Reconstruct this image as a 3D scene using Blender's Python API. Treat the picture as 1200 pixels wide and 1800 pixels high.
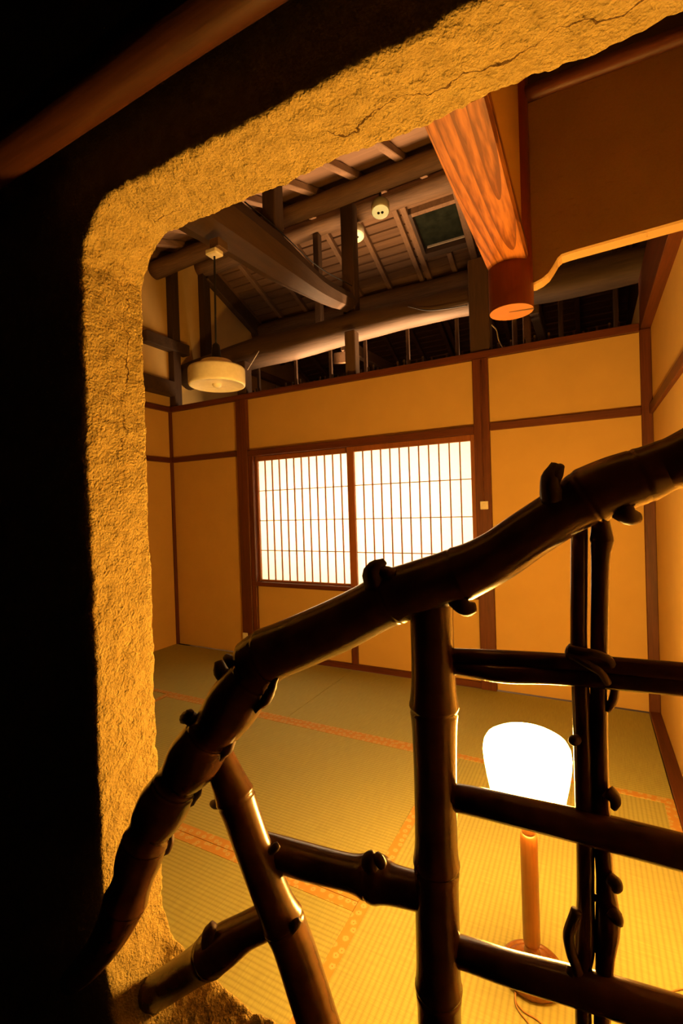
import bpy, bmesh, math, random
from mathutils import Vector, Matrix, noise
random.seed(7)
scene = bpy.context.scene
for o in list(bpy.data.objects): bpy.data.objects.remove(o)

# ------------------------------------------------------------------ camera, world, light, exposure
CAMZ = 1.22
YAW, PITCH, ROLL, FPX = .4851, -.008, -.032, 827.24
_fw = Vector((-math.sin(YAW)*math.cos(PITCH), math.cos(YAW)*math.cos(PITCH), math.sin(PITCH)))
_r0 = Vector((math.cos(YAW), math.sin(YAW), 0)); _u0 = _r0.cross(_fw)
_r = _r0*math.cos(ROLL) + _u0*math.sin(ROLL); _u = _u0*math.cos(ROLL) - _r0*math.sin(ROLL)
cd = bpy.data.cameras.new('camera'); cam = bpy.data.objects.new('camera', cd)
scene.collection.objects.link(cam); scene.camera = cam
cd.sensor_fit = 'HORIZONTAL'; cd.sensor_width = 36; cd.lens = FPX*36/1200
cd.clip_start = .02; cd.clip_end = 60
cam.matrix_world = Matrix(((_r.x, _u.x, -_fw.x, 0), (_r.y, _u.y, -_fw.y, 0), (_r.z, _u.z, -_fw.z, CAMZ), (0, 0, 0, 1)))
CAM = Vector((0, 0, CAMZ))
def ray(px, py): return _fw + _r*((px-600)/FPX) + _u*((900-py)/FPX)
def PY(px, py, Y): d = ray(px, py); return CAM + d*(Y/d.y)      # point at depth Y in the room
def PX(px, py, X): d = ray(px, py); return CAM + d*(X/d.x)
def dep(px, Y): return Y/ray(px, 900).y

w = bpy.data.worlds.new('night'); scene.world = w; w.use_nodes = True
w.node_tree.nodes['Background'].inputs[0].default_value = (1, .6, .3, 1)
w.node_tree.nodes['Background'].inputs[1].default_value = .0012
# daylight behind the paper window
ld = bpy.data.lights.new('daylight_behind_window', 'AREA'); ld.shape = 'RECTANGLE'; ld.size = 2.3; ld.size_y = 1.2
ld.energy = 105; ld.color = (1, .66, .36)
lo = bpy.data.objects.new('daylight_behind_window', ld); scene.collection.objects.link(lo)
lo.location = (-1.58, 3.78, 1.18); lo.rotation_euler = (math.radians(-90), 0, 0)
# unseen strip-shaped area light added behind the wall to brighten the log's underside
l2 = bpy.data.lights.new('added_log_light', 'AREA'); l2.shape = 'RECTANGLE'; l2.size = 1.6; l2.spread = math.radians(95); l2.size_y = .06
l2.energy = 36; l2.color = (1, .58, .27)
lo2 = bpy.data.objects.new('added_log_light', l2); scene.collection.objects.link(lo2)
lo2.location = (-1.50, 3.56, 2.06); lo2.rotation_euler = (math.radians(-163), 0, 0)
LAMP_COLOR = (1, .49, .085); LAMP_STRENGTH = 350
vs = scene.view_settings; vs.view_transform = 'Standard'; vs.look = 'None'; vs.exposure = 0; vs.gamma = 1; vs.use_curve_mapping = False

# ------------------------------------------------------------------ helpers
COL = scene.collection
WL = {}
def tag(o, label=None, cat=None, group=None, kind=None):
    if label: o['label'] = label
    if cat: o['category'] = cat
    if group: o['group'] = group
    if kind: o['kind'] = kind
    return o
def empty(name, loc, label=None, cat=None, group=None, kind=None, parent=None):
    o = bpy.data.objects.new(name, None); COL.objects.link(o); o.empty_display_size = .1
    loc = Vector(loc); WL[o.name] = loc
    o.parent = parent; o.location = loc - (WL[parent.name] if parent else Vector())
    return tag(o, label, cat, group, kind)
def mk(name, verts, faces, mat, parent=None, smooth=False):
    vs_ = [Vector(v) for v in verts]
    lo_ = Vector((min(v.x for v in vs_), min(v.y for v in vs_), min(v.z for v in vs_)))
    hi_ = Vector((max(v.x for v in vs_), max(v.y for v in vs_), max(v.z for v in vs_)))
    org = Vector(((lo_.x+hi_.x)/2, (lo_.y+hi_.y)/2, lo_.z))
    me = bpy.data.meshes.new(name); me.from_pydata([v-org for v in vs_], [], faces)
    bm = bmesh.new(); bm.from_mesh(me); bmesh.ops.recalc_face_normals(bm, faces=bm.faces); bm.to_mesh(me); bm.free()
    me.materials.append(mat)
    if smooth: me.polygons.foreach_set('use_smooth', [True]*len(me.polygons))
    o = bpy.data.objects.new(name, me); COL.objects.link(o)
    WL[o.name] = org
    o.parent = parent; o.location = org - (WL[parent.name] if parent else Vector())
    return o
def dup(o, delta, parent=None):
    c = o.copy(); COL.objects.link(c); c.parent = parent
    WL[c.name] = WL[o.name] + Vector(delta)
    c.location = WL[c.name] - (WL[parent.name] if parent else Vector())
    return c
def box_vf(x0, x1, y0, y1, z0, z1, c=0.0):
    if c <= 0:
        v = [(x0,y0,z0),(x1,y0,z0),(x1,y1,z0),(x0,y1,z0),(x0,y0,z1),(x1,y0,z1),(x1,y1,z1),(x0,y1,z1)]
        f = [(0,3,2,1),(4,5,6,7),(0,1,5,4),(1,2,6,5),(2,3,7,6),(3,0,4,7)]
        return v, f
    v = []; 
    for sx in (0,1):
        for sy in (0,1):
            for sz in (0,1):
                X = (x0,x1)[sx]; Y = (y0,y1)[sy]; Z = (z0,z1)[sz]
                dx = c*(1-2*sx); dy = c*(1-2*sy); dz = c*(1-2*sz)
                v += [(X,Y+dy,Z+dz),(X+dx,Y,Z+dz),(X+dx,Y+dy,Z)]
    i = lambda sx,sy,sz,k: ((sx*2+sy)*2+sz)*3+k
    f = []
    for s in (0,1):
        f.append((i(s,0,0,0),i(s,1,0,0),i(s,1,1,0),i(s,0,1,0)))
        f.append((i(0,s,0,1),i(1,s,0,1),i(1,s,1,1),i(0,s,1,1)))
        f.append((i(0,0,s,2),i(1,0,s,2),i(1,1,s,2),i(0,1,s,2)))
    for a in (0,1):
        for b in (0,1):
            f.append((i(0,a,b,1),i(1,a,b,1),i(1,a,b,2),i(0,a,b,2)))
            f.append((i(a,0,b,0),i(a,1,b,0),i(a,1,b,2),i(a,0,b,2)))
            f.append((i(a,b,0,0),i(a,b,1,0),i(a,b,1,1),i(a,b,0,1)))
            for d in (0,1): f.append((i(a,b,d,0),i(a,b,d,1),i(a,b,d,2)))
    return v, f
def box(name, x0, x1, y0, y1, z0, z1, mat, parent=None, c=.003):
    m = min(x1-x0, y1-y0, z1-z0)
    v, f = box_vf(x0, x1, y0, y1, z0, z1, min(c, m*.3))
    return mk(name, v, f, mat, parent)
def beam(name, a, b, wd, ht, mat, parent=None, c=.006):            # square timber from a to b
    a = Vector(a); b = Vector(b); d = (b-a); L = d.length; d.normalize()
    up = Vector((0,0,1)) if abs(d.z) < .95 else Vector((0,1,0))
    s = d.cross(up).normalized(); u2 = s.cross(d).normalized()
    v, f = box_vf(0, L, -wd/2, wd/2, -ht/2, ht/2, min(c, min(wd,ht)*.3))
    return mk(name, [a + d*p[0] + s*p[1] + u2*p[2] for p in v], f, mat, parent)
def resample(pts, n):
    P = [Vector(p) for p in pts]; P = [P[0]*2-P[1]] + P + [P[-1]*2-P[-2]]
    k = len(P)-3; out = []
    for i in range(n+1):
        t = i/n*k; j = min(int(t), k-1); t -= j
        a, b, c, d = P[j:j+4]
        out.append(.5*((2*b) + (c-a)*t + (2*a-5*b+4*c-d)*t*t + (3*b-a-3*c+d)*t**3))
    return out
def interp(vals, t):
    k = len(vals)-1; x = min(max(t, 0), 1)*k; j = min(int(x), k-1); x -= j
    return vals[j]*(1-x) + vals[j+1]*x
def tube(name, pts, rad, mat, parent=None, n=40, seg=14, nodes=(), bump=.09, rough=0., rs=6., seed=0., caps=True, nw=.012, flat=None, smooth=True):
    """tube along a path; rad = list along the path; nodes = arc-length fractions of bamboo joints"""
    C = resample(pts, n) if len(pts) > 2 else [Vector(pts[0]).lerp(Vector(pts[1]), i/n) for i in range(n+1)]
    RC = [max(q.x, 1e-4) for q in resample([(r_, 0, 0) for r_ in rad], n)] if len(rad) > 2 else [interp(rad, i/n) for i in range(n+1)]
    arc = [0]
    for i in range(n): arc.append(arc[-1] + (C[i+1]-C[i]).length)
    L = arc[-1]
    # refine samples near joints
    ts = [a/L for a in arc]
    for q in nodes:
        ts += [q + d/L for d in (-.03,-.02,-.013,-.008,-.004,-.0015,0,.0015,.004,.008,.013,.02,.03) if 0 < q + d/L < 1]
    ts = sorted(set(round(t, 6) for t in ts))
    V = []; F = []; prev = None
    def at(t):
        s = t*L; j = 0
        while j < n-1 and arc[j+1] < s: j += 1
        u_ = (s-arc[j])/max(arc[j+1]-arc[j], 1e-9); return C[j].lerp(C[j+1], u_), RC[j]*(1-u_)+RC[j+1]*u_
    for k, t in enumerate(ts):
        p, r = at(t); d = (at(min(t+.004, 1))[0] - at(max(t-.004, 0))[0]).normalized()
        if prev is None:
            a = Vector((0,0,1)) if abs(d.z) < .8 else Vector((0,1,0)); e1 = d.cross(a).normalized()
        else:
            e1 = (prev - d*prev.dot(d)).normalized()
        prev = e1; e2 = d.cross(e1)
        for q in nodes:
            x = (t-q)*L/nw
            r *= 1 + bump*math.exp(-(x/1.7)**2) + bump*.5*math.exp(-((x+.25)/.30)**2) - bump*.9*math.exp(-((x-.35)/.17)**2)
        for s in range(seg):
            an = 2*math.pi*s/seg; c_, s_ = math.cos(an), math.sin(an)
            rr = r
            if rough: 
                rr *= 1 + rough*noise.noise(Vector((p.x*rs+c_*1.2+seed, p.y*rs+s_*1.2, p.z*rs+seed*.7)))
            off = e1*c_*rr + e2*s_*rr
            if flat and off.z < -flat: off.z = -flat
            V.append(p + off)
    m = len(ts)
    for k in range(m-1):
        for s in range(seg):
            F.append((k*seg+s, k*seg+(s+1)%seg, (k+1)*seg+(s+1)%seg, (k+1)*seg+s))
    if caps:
        F.append(tuple(range(seg))[::-1]); F.append(tuple((m-1)*seg+s for s in range(seg)))
    return mk(name, V, F, mat, parent, smooth)
def lathe(name, prof, cx, cy, mat, parent=None, seg=32, smooth=True):
    V = []; F = []
    for (r, z) in prof:
        for s in range(seg):
            a = 2*math.pi*s/seg; V.append((cx+math.cos(a)*max(r, 1e-4), cy+math.sin(a)*max(r, 1e-4), z))
    for k in range(len(prof)-1):
        for s in range(seg): F.append((k*seg+s, k*seg+(s+1)%seg, (k+1)*seg+(s+1)%seg, (k+1)*seg+s))
    F.append(tuple(range(seg))[::-1]); F.append(tuple((len(prof)-1)*seg+s for s in range(seg)))
    return mk(name, V, F, mat, parent, smooth)

# ------------------------------------------------------------------ materials
def newmat(name):
    m = bpy.data.materials.new(name); m.use_nodes = True
    nt = m.node_tree; b = nt.nodes['Principled BSDF']
    return m, nt, b
def N(nt, t, **kw):
    n = nt.nodes.new(t)
    for k, v in kw.items():
        if k in n.inputs: n.inputs[k].default_value = v
        else: setattr(n, k, v)
    return n
def ramp(nt, stops):
    r = nt.nodes.new('ShaderNodeValToRGB'); e = r.color_ramp.elements
    while len(e) < len(stops): e.new(.5)
    for i, (p, c) in enumerate(stops): e[i].position = p; e[i].color = (*c, 1)
    return r
def plaster(name, c1, c2, scale=9, fine=160, bump=.25, dist=.002, rough=.9, fibre=0., cracks=False):
    m, nt, b = newmat(name); L = nt.links.new
    g = N(nt, 'ShaderNodeNewGeometry')
    n1 = N(nt, 'ShaderNodeTexNoise', Scale=scale, Detail=5.0); L(g.outputs['Position'], n1.inputs['Vector'])
    n2 = N(nt, 'ShaderNodeTexNoise', Scale=fine, Detail=4.0); L(g.outputs['Position'], n2.inputs['Vector'])
    r = ramp(nt, [(.3, c1), (.7, c2)])
    mx = N(nt, 'ShaderNodeMath', operation='MULTIPLY_ADD'); mx.inputs[1].default_value = .35
    L(n2.outputs['Fac'], mx.inputs[0]); 
    m2 = N(nt, 'ShaderNodeMath', operation='MULTIPLY'); m2.inputs[1].default_value = .65
    L(n1.outputs['Fac'], m2.inputs[0]); L(m2.outputs[0], mx.inputs[2]); L(mx.outputs[0], r.inputs['Fac'])
    L(r.outputs[0], b.inputs['Base Color']); b.inputs['Roughness'].default_value = rough
    b.inputs['Specular IOR Level'].default_value = .15
    bp = N(nt, 'ShaderNodeBump', Strength=bump, Distance=dist); L(n2.outputs['Fac'], bp.inputs['Height'])
    if cracks:
        sx = N(nt, 'ShaderNodeSeparateXYZ'); L(g.outputs['Position'], sx.inputs[0])
        nc = N(nt, 'ShaderNodeTexNoise', Scale=9.0, Detail=6.0); L(g.outputs['Position'], nc.inputs['Vector'])
        a1 = N(nt, 'ShaderNodeMath', operation='MULTIPLY_ADD'); a1.inputs[1].default_value = .16; L(nc.outputs['Fac'], a1.inputs[0]); L(sx.outputs['Y'], a1.inputs[2])
        a2 = N(nt, 'ShaderNodeMath', operation='SUBTRACT'); a2.inputs[1].default_value = .725; L(a1.outputs[0], a2.inputs[0])
        a3 = N(nt, 'ShaderNodeMath', operation='ABSOLUTE'); L(a2.outputs[0], a3.inputs[0])
        nm = N(nt, 'ShaderNodeTexNoise', Scale=4.2, Detail=2.0); L(g.outputs['Position'], nm.inputs['Vector'])
        a4 = N(nt, 'ShaderNodeMath', operation='MULTIPLY_ADD'); a4.inputs[1].default_value = -.016; a4.inputs[2].default_value = .0078; L(nm.outputs['Fac'], a4.inputs[0])
        a5 = N(nt, 'ShaderNodeMath', operation='LESS_THAN'); L(a3.outputs[0], a5.inputs[0]); L(a4.outputs[0], a5.inputs[1])
        bc = N(nt, 'ShaderNodeBump', Strength=1.0, Distance=.004, invert=True); L(a5.outputs[0], bc.inputs['Height']); L(bc.outputs[0], bp.inputs['Normal'])
        dkc = N(nt, 'ShaderNodeMixRGB'); dkc.inputs[2].default_value = (.10, .06, .02, 1); L(a5.outputs[0], dkc.inputs[0]); L(r.outputs[0], dkc.inputs[1]); L(dkc.outputs[0], b.inputs['Base Color'])
    if fibre:
        mp = N(nt, 'ShaderNodeMapping'); mp.inputs['Scale'].default_value = (40, 40, 260); mp.inputs['Rotation'].default_value = (.2, .7, .2)
        L(g.outputs['Position'], mp.inputs['Vector'])
        n3 = N(nt, 'ShaderNodeTexNoise', Scale=1.0, Detail=2.0); L(mp.outputs[0], n3.inputs['Vector'])
        r3 = ramp(nt, [(.66, (0, 0, 0)), (.74, (1, 1, 1))]); L(n3.outputs['Fac'], r3.inputs['Fac'])
        b2 = N(nt, 'ShaderNodeBump', Strength=fibre, Distance=.004); L(r3.outputs[0], b2.inputs['Height']); L(bp.outputs[0], b2.inputs['Normal'])
        L(b2.outputs[0], b.inputs['Normal'])
    else: L(bp.outputs[0], b.inputs['Normal'])
    return m
def wood(name, c1, c2, axis='Z', scale=18, stretch=.07, rough=.55, bump=.15, rings=False, spec=.4, coat=0.):
    m, nt, b = newmat(name); L = nt.links.new
    tc = N(nt, 'ShaderNodeTexCoord'); oi = N(nt, 'ShaderNodeObjectInfo')
    ad = N(nt, 'ShaderNodeVectorMath', operation='ADD')
    cmb = N(nt, 'ShaderNodeCombineXYZ')
    mm = N(nt, 'ShaderNodeMath', operation='MULTIPLY'); mm.inputs[1].default_value = 7.3
    L(oi.outputs['Random'], mm.inputs[0])
    for k in range(3): L(mm.outputs[0], cmb.inputs[k])
    L(tc.outputs['Object'], ad.inputs[0]); L(cmb.outputs[0], ad.inputs[1])
    mp = N(nt, 'ShaderNodeMapping'); s = [1, 1, 1]; s['XYZ'.index(axis)] = stretch; mp.inputs['Scale'].default_value = s
    L(ad.outputs[0], mp.inputs['Vector'])
    n1 = N(nt, 'ShaderNodeTexNoise', Scale=scale, Detail=6.0, Distortion=.6); L(mp.outputs[0], n1.inputs['Vector'])
    n2 = N(nt, 'ShaderNodeTexNoise', Scale=scale*7, Detail=3.0); L(mp.outputs[0], n2.inputs['Vector'])
    src = n1.outputs['Fac']
    if rings:
        n0 = N(nt, 'ShaderNodeTexNoise', Scale=7.0, Detail=.5, Distortion=.25); L(mp.outputs[0], n0.inputs['Vector'])
        mu = N(nt, 'ShaderNodeMath', operation='MULTIPLY'); mu.inputs[1].default_value = 26; L(n0.outputs['Fac'], mu.inputs[0])
        fr = N(nt, 'ShaderNodeMath', operation='FRACT'); L(mu.outputs[0], fr.inputs[0])
        pw = N(nt, 'ShaderNodeMath', operation='POWER'); pw.inputs[1].default_value = 3; L(fr.outputs[0], pw.inputs[0])
        mx = N(nt, 'ShaderNodeMath', operation='MULTIPLY_ADD'); mx.inputs[1].default_value = -.45; L(pw.outputs[0], mx.inputs[0]); L(n2.outputs['Fac'], mx.inputs[2])
        ml = N(nt, 'ShaderNodeMath', operation='ADD'); ml.inputs[1].default_value = .1; L(mx.outputs[0], ml.inputs[0]); src = ml.outputs[0]
    else:
        mx = N(nt, 'ShaderNodeMath', operation='MULTIPLY_ADD'); mx.inputs[1].default_value = .4; L(n2.outputs['Fac'], mx.inputs[0])
        m2 = N(nt, 'ShaderNodeMath', operation='MULTIPLY'); m2.inputs[1].default_value = .6; L(n1.outputs['Fac'], m2.inputs[0]); L(m2.outputs[0], mx.inputs[2]); src = mx.outputs[0]
    r = ramp(nt, [(.28, c1), (.68, c2)]); L(src, r.inputs['Fac']); L(r.outputs[0], b.inputs['Base Color'])
    b.inputs['Roughness'].default_value = rough; b.inputs['Specular IOR Level'].default_value = spec; b.inputs['Coat Weight'].default_value = coat
    bp = N(nt, 'ShaderNodeBump', Strength=bump, Distance=.002); L(n2.outputs['Fac'], bp.inputs['Height']); L(bp.outputs[0], b.inputs['Normal'])
    return m
def plain(name, c, rough=.5, spec=.4, emit=0., ecol=None, noise_amt=.12):
    m, nt, b = newmat(name); L = nt.links.new
    g = N(nt, 'ShaderNodeTexCoord'); n1 = N(nt, 'ShaderNodeTexNoise', Scale=40.0, Detail=3.0); L(g.outputs['Object'], n1.inputs['Vector'])
    r = ramp(nt, [(.3, tuple(x*(1-noise_amt) for x in c)), (.7, c)]); L(n1.outputs['Fac'], r.inputs['Fac']); L(r.outputs[0], b.inputs['Base Color'])
    b.inputs['Roughness'].default_value = rough; b.inputs['Specular IOR Level'].default_value = spec
    if emit:
        b.inputs['Emission Color'].default_value = (*(ecol or c), 1); b.inputs['Emission Strength'].default_value = emit
    return m
def tatami_mat_material(name, axis):
    m, nt, b = newmat(name); L = nt.links.new
    g = N(nt, 'ShaderNodeNewGeometry'); sp = N(nt, 'ShaderNodeSeparateXYZ'); L(g.outputs['Position'], sp.inputs[0])
    across = sp.outputs['Y' if axis == 'X' else 'X']; along = sp.outputs['X' if axis == 'X' else 'Y']
    mu = N(nt, 'ShaderNodeMath', operation='MULTIPLY'); mu.inputs[1].default_value = 2*math.pi/.0155; L(across, mu.inputs[0])
    sn = N(nt, 'ShaderNodeMath', operation='SINE'); L(mu.outputs[0], sn.inputs[0])
    ab = N(nt, 'ShaderNodeMath', operation='MULTIPLY_ADD'); ab.inputs[1].default_value = .5; ab.inputs[2].default_value = .5; L(sn.outputs[0], ab.inputs[0])
    pw = N(nt, 'ShaderNodeMath', operation='POWER'); pw.inputs[1].default_value = .45; L(ab.outputs[0], pw.inputs[0])
    mv = N(nt, 'ShaderNodeMath', operation='MULTIPLY'); mv.inputs[1].default_value = 2*math.pi/.0035; L(along, mv.inputs[0])
    sv = N(nt, 'ShaderNodeMath', operation='SINE'); L(mv.outputs[0], sv.inputs[0])
    hv = N(nt, 'ShaderNodeMath', operation='MULTIPLY_ADD'); hv.inputs[1].default_value = .10; L(sv.outputs[0], hv.inputs[0]); L(pw.outputs[0], hv.inputs[2])
    mp = N(nt, 'ShaderNodeMapping'); mp.inputs['Scale'].default_value = (220, 14, 1) if axis == 'X' else (14, 220, 1); L(g.outputs['Position'], mp.inputs['Vector'])
    n1 = N(nt, 'ShaderNodeTexNoise', Scale=1.0, Detail=3.0); L(mp.outputs[0], n1.inputs['Vector'])
    r = ramp(nt, [(.25, (.34, .32, .11)), (.75, (.415, .40, .14))]); L(n1.outputs['Fac'], r.inputs['Fac'])
    dk = N(nt, 'ShaderNodeMixRGB', blend_type='MULTIPLY'); dk.inputs[0].default_value = .24
    L(r.outputs[0], dk.inputs[1]); L(pw.outputs[0], dk.inputs[2]); L(dk.outputs[0], b.inputs['Base Color'])
    b.inputs['Roughness'].default_value = .62; b.inputs['Specular IOR Level'].default_value = .25
    bp = N(nt, 'ShaderNodeBump', Strength=.3, Distance=.0012); L(hv.outputs[0], bp.inputs['Height']); L(bp.outputs[0], b.inputs['Normal'])
    return m
def heri_material():
    m, nt, b = newmat('tatami_border_cloth'); L = nt.links.new
    g = N(nt, 'ShaderNodeNewGeometry')
    v = N(nt, 'ShaderNodeTexVoronoi', Scale=34.0, Randomness=.55); v.voronoi_dimensions = '2D'; L(g.outputs['Position'], v.inputs['Vector'])
    n1 = N(nt, 'ShaderNodeTexNoise', Scale=260.0, Detail=1.0); L(g.outputs['Position'], n1.inputs['Vector'])
    ad = N(nt, 'ShaderNodeMath', operation='MULTIPLY_ADD'); ad.inputs[1].default_value = .25; L(n1.outputs['Fac'], ad.inputs[0]); L(v.outputs['Distance'], ad.inputs[2])
    r = ramp(nt, [(0., (.42, .17, .03)), (.17, (.42, .17, .03)), (.20, (.48, .37, .15)), (.40, (.48, .36, .14)), (.46, (.48, .25, .05)), (1., (.46, .235, .045))])
    L(ad.outputs[0], r.inputs['Fac']); L(r.outputs[0], b.inputs['Base Color']); b.inputs['Roughness'].default_value = .8
    return m
def bamboo_material(name, c1, c2, rough=.24):
    m, nt, b = newmat(name); L = nt.links.new
    tc = N(nt, 'ShaderNodeTexCoord')
    n1 = N(nt, 'ShaderNodeTexNoise', Scale=22.0, Detail=5.0); L(tc.outputs['Object'], n1.inputs['Vector'])
    r = ramp(nt, [(.3, c1), (.7, c2)]); L(n1.outputs['Fac'], r.inputs['Fac']); L(r.outputs[0], b.inputs['Base Color'])
    b.inputs['Roughness'].default_value = rough; b.inputs['Specular IOR Level'].default_value = .5
    n2 = N(nt, 'ShaderNodeTexNoise', Scale=90.0, Detail=2.0); L(tc.outputs['Object'], n2.inputs['Vector'])
    bp = N(nt, 'ShaderNodeBump', Strength=.12, Distance=.001); L(n2.outputs['Fac'], bp.inputs['Height']); L(bp.outputs[0], b.inputs['Normal'])
    return m

M_WALL = plaster('ochre_fine_plaster', (.55, .355, .115), (.60, .39, .13), 6, 420, .12, .0008)
M_ROUGH = plaster('rough_sandy_plaster', (.27, .20, .068), (.43, .325, .12), 45, 210, 1., .007, .95, cracks=True)
M_HANG = plaster('straw_clay_plaster', (.30, .185, .075), (.37, .235, .10), 8, 260, .25, .001, .8, fibre=.5)
M_TRIMV = wood('red_brown_post', (.055, .012, .004), (.145, .037, .011), 'Z', 22, .06, .5)
M_TRIMX = wood('red_brown_rail', (.055, .012, .004), (.135, .034, .010), 'X', 22, .06, .5)
M_TRIMY = wood('red_brown_rail_depth', (.055, .012, .004), (.135, .034, .010), 'Y', 22, .06, .5)
M_SHOJI = wood('cedar_window_bar', (.20, .065, .02), (.30, .10, .03), 'Z', 30, .05, .5)
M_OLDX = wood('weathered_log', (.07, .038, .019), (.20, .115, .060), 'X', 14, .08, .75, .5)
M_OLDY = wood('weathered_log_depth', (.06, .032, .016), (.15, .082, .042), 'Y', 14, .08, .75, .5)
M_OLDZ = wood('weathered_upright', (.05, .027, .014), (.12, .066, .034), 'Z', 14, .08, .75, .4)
M_BOARD = wood('roof_sheathing', (.12, .062, .030), (.23, .125, .064), 'X', 12, .05, .75, .4)
M_RAFTER = wood('rafter_wood', (.13, .07, .035), (.25, .14, .074), 'Y', 16, .06, .75, .3)
M_TIE = wood('smoked_log', (.03, .016, .008), (.08, .044, .022), 'X', 14, .08, .7, .5)
M_TIEY = wood('smoked_log_depth', (.030, .014, .005), (.062, .029, .010), 'Y', 14, .08, .7, .5)
M_DARK = wood('smoke_dark_timber', (.035, .018, .009), (.075, .04, .02), 'X', 14, .08, .7, .3)
M_DARKZ = wood('smoke_dark_upright', (.03, .015, .007), (.07, .035, .018), 'Z', 14, .08, .7, .3)
M_BEAM = wood('planed_cedar', (.11, .028, .006), (.32, .115, .025), 'Y', 20, .10, .45, .1, rings=True)
M_LOGEND = wood('red_peeled_log', (.15, .024, .007), (.22, .038, .011), 'Z', 20, .1, .35, .1)
M_LOGCUT = plain('sawn_log_end', (.27, .10, .028), .6)
M_LAMPWOOD = wood('turned_honey_wood', (.15, .047, .009), (.27, .10, .02), 'Z', 26, .06, .3, .05, spec=.5, coat=.3)
M_WHITE = plain('milky_white_glass', (.86, .82, .72), .25, .5)
M_PLASTIC = plain('cream_plastic', (.80, .74, .60), .45)
M_BLACK = plain('black_cable', (.012, .010, .009), .5)
M_WIRE = plain('pale_cable', (.55, .45, .33), .5)
M_CORD = plain('brown_lamp_cord', (.40, .22, .08), .5)
M_BAMBOO = bamboo_material('dark_polished_bamboo', (.038, .015, .0065), (.10, .041, .016))
M_STUB = bamboo_material('dark_bamboo_stub', (.03, .013, .007), (.07, .03, .014), .6)
M_VINE = bamboo_material('dark_vine', (.035, .016, .008), (.085, .04, .018), .6)
M_HERI = heri_material()
M_TX = tatami_mat_material('tatami_rush_along_wall', 'X'); M_TY = tatami_mat_material('tatami_rush_toward_wall', 'Y')
M_FLOOR = plain('sub_floor', (.10, .06, .03), .8)
m, nt, b = newmat('shoji_paper'); M_PAPER = m
nt.nodes.remove(b); out = nt.nodes['Material Output']
tr = N(nt, 'ShaderNodeBsdfTranslucent'); df = N(nt, 'ShaderNodeBsdfDiffuse'); mixn = N(nt, 'ShaderNodeMixShader'); mixn.inputs[0].default_value = .35
pn = N(nt, 'ShaderNodeTexNoise', Scale=60.0, Detail=4.0); pr_ = ramp(nt, [(.3, (.92, .92, .86)), (.7, (.96, .96, .92))])
nt.links.new(pn.outputs['Fac'], pr_.inputs['Fac']); nt.links.new(pr_.outputs[0], tr.inputs[0]); nt.links.new(pr_.outputs[0], df.inputs[0])
nt.links.new(tr.outputs[0], mixn.inputs[1]); nt.links.new(df.outputs[0], mixn.inputs[2]); nt.links.new(mixn.outputs[0], out.inputs[0])
m, nt, b = newmat('glowing_lamp_shade'); M_SHADE = m
nt.nodes.remove(b); em = N(nt, 'ShaderNodeEmission'); em.inputs[0].default_value = (*LAMP_COLOR, 1); em.inputs[1].default_value = LAMP_STRENGTH
gp = N(nt, 'ShaderNodeNewGeometry'); sz = N(nt, 'ShaderNodeSeparateXYZ'); nt.links.new(gp.outputs['Position'], sz.inputs[0])
mr = N(nt, 'ShaderNodeMapRange'); mr.inputs[1].default_value = .43; mr.inputs[2].default_value = .59; mr.inputs[3].default_value = .10; mr.inputs[4].default_value = 1.0   # bulb sits high in the shade
nt.links.new(sz.outputs['Z'], mr.inputs[0]); ms = N(nt, 'ShaderNodeMath', operation='MULTIPLY'); ms.inputs[1].default_value = LAMP_STRENGTH
nt.links.new(mr.outputs[0], ms.inputs[0]); nt.links.new(ms.outputs[0], em.inputs[1])
nt.links.new(em.outputs[0], nt.nodes['Material Output'].inputs[0])
m, nt, b = newmat('green_night_glass'); M_GLASS = m
b.inputs['Base Color'].default_value = (.03, .033, .02, 1); b.inputs['Roughness'].default_value = .12; b.inputs['Specular IOR Level'].default_value = .25
gn = N(nt, 'ShaderNodeTexNoise', Scale=6.0); gr = ramp(nt, [(.3, (.012, .014, .009)), (.7, (.022, .025, .016))]); nt.links.new(gn.outputs['Fac'], gr.inputs['Fac']); nt.links.new(gr.outputs[0], b.inputs['Base Color'])

# ------------------------------------------------------------------ the room shell
XL, XR, D = -3.453, .327, 3.154
ZR, ZN = 2.164, 1.693            # undersides of the wall-top rail and of the middle rail
def S(o): return tag(o, kind='structure')
S(box('floor', XL, XR, .56, 5.9, -.12, -.06, M_FLOOR, None, 0))

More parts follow.
